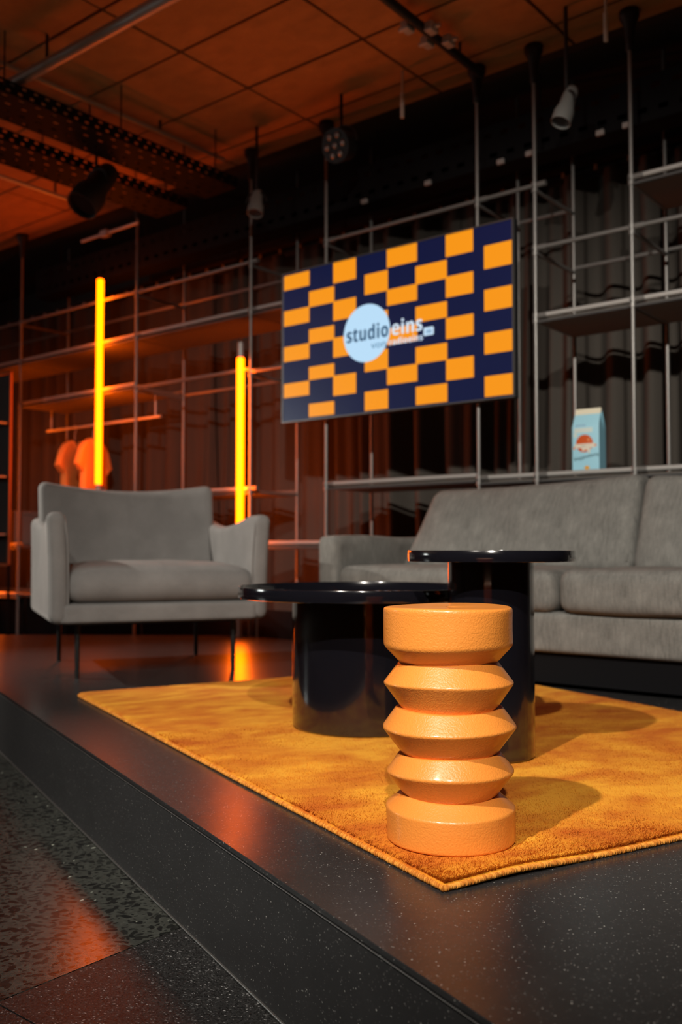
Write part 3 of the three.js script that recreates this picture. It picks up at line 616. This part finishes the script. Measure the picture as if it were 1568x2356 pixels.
function pipe(name, label, a, b, r, mat, extra) {
  const A = W(...a), B = W(...b), o = thing(name, label, 'pipe', A, WT), d = [b[0] - a[0], b[1] - a[1], -(b[2] - a[2])];
  part('pipe', rod([0, 0, 0], d, r, 14), mat, o);
  const len = Math.hypot(...d); for (let t = 0.35; t < len; t += 0.9) { const f = t / len; part('strap', rod([d[0] * f, d[1] * f, d[2] * f], [d[0] * f, CEIL - a[1], d[2] * f], 0.008, 8), M.black, o); }
  if (extra) extra(o, d); return o;
}
pipe('overhead_pipe', 'grey pipe under the ceiling at top left', [-4.62, 3.36, 2.82], [-1.2, 3.36, 2.82], 0.032, M.steel);
pipe('conduit', 'thin grey conduit under the ceiling running to the back wall above the armchair', [-4.62, 3.45, 0.8], [-4.58, 3.45, 4.4], 0.014, M.steel);
pipe('lighting_bar', 'black lighting bar under the ceiling with pale clamps', [-2.57, 3.44, 1.2], [-2.63, 3.44, 4.48], 0.024, M.black, (o) => {
  for (const [n, k] of [[3.82, -1], [3.9, 1], [4.0, -1], [4.06, 1]]) { const c = part('clamp', new RoundedBoxGeometry(0.05, 0.05, 0.07, 2, 0.01), M.steel, o, [-0.05 + k * 0.045, -0.01, -(n - 1.2)]); part('wing_nut', new THREE.CylinderGeometry(0.012, 0.012, 0.03, 8).rotateZ(Math.PI / 2), M.steel, c, [k * 0.035, 0, 0]); }
});
pipe('far_conduit', 'thin conduit under the far left ceiling', [-5.56, 3.25, 1.6], [-5.56, 3.25, 4.1], 0.014, M.steel);
for (const [s, y, lb] of [[-3.037, 3.25, 'pale suspension rod hanging from the ceiling above the screen'], [-1.832, 3.275, 'pale suspension rod hanging from the ceiling at top right']]) {
  const o = thing('suspension_rod', lb, 'rod', W(s, y, 4.3), WT); part('rod', rod([0, 0.01, 0], [0, CEIL - y, 0], 0.006, 8), M.pale, o); part('ferrule', new THREE.CylinderGeometry(0.011, 0.011, 0.14, 12), M.pale, o, [0, 0.07, 0]);
}
// stage spotlights (dark ones in view, not lit)
function can(name, label, pos, yaw, tilt, len, r, mat, hangTo, lit) {
  const o = thing(name, label, 'spotlight', pos, yaw);
  part('stem', rod([0, 0.02, 0], [0, hangTo - pos.y, 0], 0.01, 10), M.black, o);
  const yoke = new THREE.TorusGeometry(r + 0.018, 0.007, 8, 24, Math.PI); part('yoke', yoke, M.black, o);
  const h = part('housing', new THREE.LatheGeometry([[0, -len * 0.5], [r * 0.55, -len * 0.5], [r * 0.7, -len * 0.38], [r * 0.75, 0], [r, len * 0.2], [r, len * 0.5], [r * 0.93, len * 0.5], [r * 0.93, len * 0.44]].map(a => new THREE.Vector2(...a)), 28), mat, o);
  h.rotation.x = tilt; // local +y is the beam
  const gl = part('lens', new THREE.CylinderGeometry(r * 0.92, r * 0.92, 0.008, 28).translate(0, len * 0.43, 0), lit ? M.lens : M.lacquer, h);
  return o;
}
const greyCan = std({ color: lin(0.22, 0.23, 0.22), roughness: 0.6 });
can('stage_spotlight', 'black stage spotlight hanging at upper left above the tube', W(-4.83, 3.06, 3.55), WT, Math.PI * 0.8, 0.36, 0.1, M.black, 3.4);
can('stage_spotlight', 'small grey stage spotlight hanging left of the screen above the tube', W(-4.176, 3.03, 4.3), WT + 0.4, Math.PI * 0.9, 0.17, 0.05, greyCan, CEIL);
can('stage_spotlight', 'small grey stage spotlight hanging above the shelf at upper right', W(-2.04, 3.02, 4.3), WT - 0.5, Math.PI * 0.88, 0.2, 0.05, greyCan, CEIL);
{
  const o = thing('led_par_light', 'dark LED stage light with a cluster of lenses above the screen', 'spotlight', W(-3.48, 3.21, 4.3), WT);
  const hb = part('housing', new THREE.CylinderGeometry(0.1, 0.08, 0.12, 28).rotateX(Math.PI / 2 + 0.3), M.black, o);
  for (let k = 0; k < 7; k++) { const a = k / 6 * 6.283, r = k < 6 ? 0.058 : 0; part('lens', new THREE.SphereGeometry(0.018, 14, 8), M.trimMetal, hb, [Math.cos(a) * r, Math.sin(a) * r - 0.018, 0.057 - Math.sin(a) * r * -0.3]); }
  part('yoke', new THREE.TorusGeometry(0.115, 0.007, 8, 24, Math.PI), M.black, o); part('stem', rod([0, 0.11, 0], [0, CEIL - 3.21, 0], 0.01, 8), M.black, o);
}
// the two lit spotlights on a ceiling track beside and behind the camera
{
  const a = SPOTS[0].at, b = SPOTS[1].at, dx = b[0] - a[0], dz = b[2] - a[2], L = Math.hypot(dx, dz) + 0.8, yaw = Math.atan2(-dz, dx);
  const o = thing('lighting_track', 'black ceiling track holding the two lit spotlights, out of frame', 'track', [(a[0] + b[0]) / 2, CEIL - 0.03, (a[2] + b[2]) / 2], yaw);
  part('rail', box(L, 0.036, 0.036), M.black, o); part('end_feed', box(0.1, 0.03, 0.036, L / 2 + 0.05, 0, 0), M.black, o);
}
for (const sp of SPOTS) {
  const P = new THREE.Vector3(...sp.at), T = new THREE.Vector3(...sp.aim), D = T.clone().sub(P).normalize();
  const o = thing('track_spotlight', sp.label, 'spotlight', P, 0);
  part('stem', rod([0, 0.09, 0], [0, CEIL - 0.05 - P.y, 0], 0.012, 10), M.black, o);
  const h = part('housing', new THREE.LatheGeometry([[0, -0.16], [0.045, -0.16], [0.055, -0.14], [0.055, -0.01], [0.05, -0.01], [0.05, -0.02]].map(q => new THREE.Vector2(...q)), 28), M.black, o);
  h.quaternion.setFromUnitVectors(new THREE.Vector3(0, 1, 0), D);
  part('lens', new THREE.CylinderGeometry(0.048, 0.048, 0.006, 28).translate(0, -0.018, 0), M.lens, h);
  const l = new THREE.SpotLight(WARM, sp.cd, 0, sp.angle, sp.pen, 2); l.name = 'spot_beam'; l.position.copy(D.clone().multiplyScalar(0.01)); l.castShadow = true; l.shadow.radius = 1.6; o.add(l);
  l.target.position.copy(T.clone().sub(P)); l.target.name = 'spot_aim'; o.add(l.target);
}
renderer.render(scene, camera);
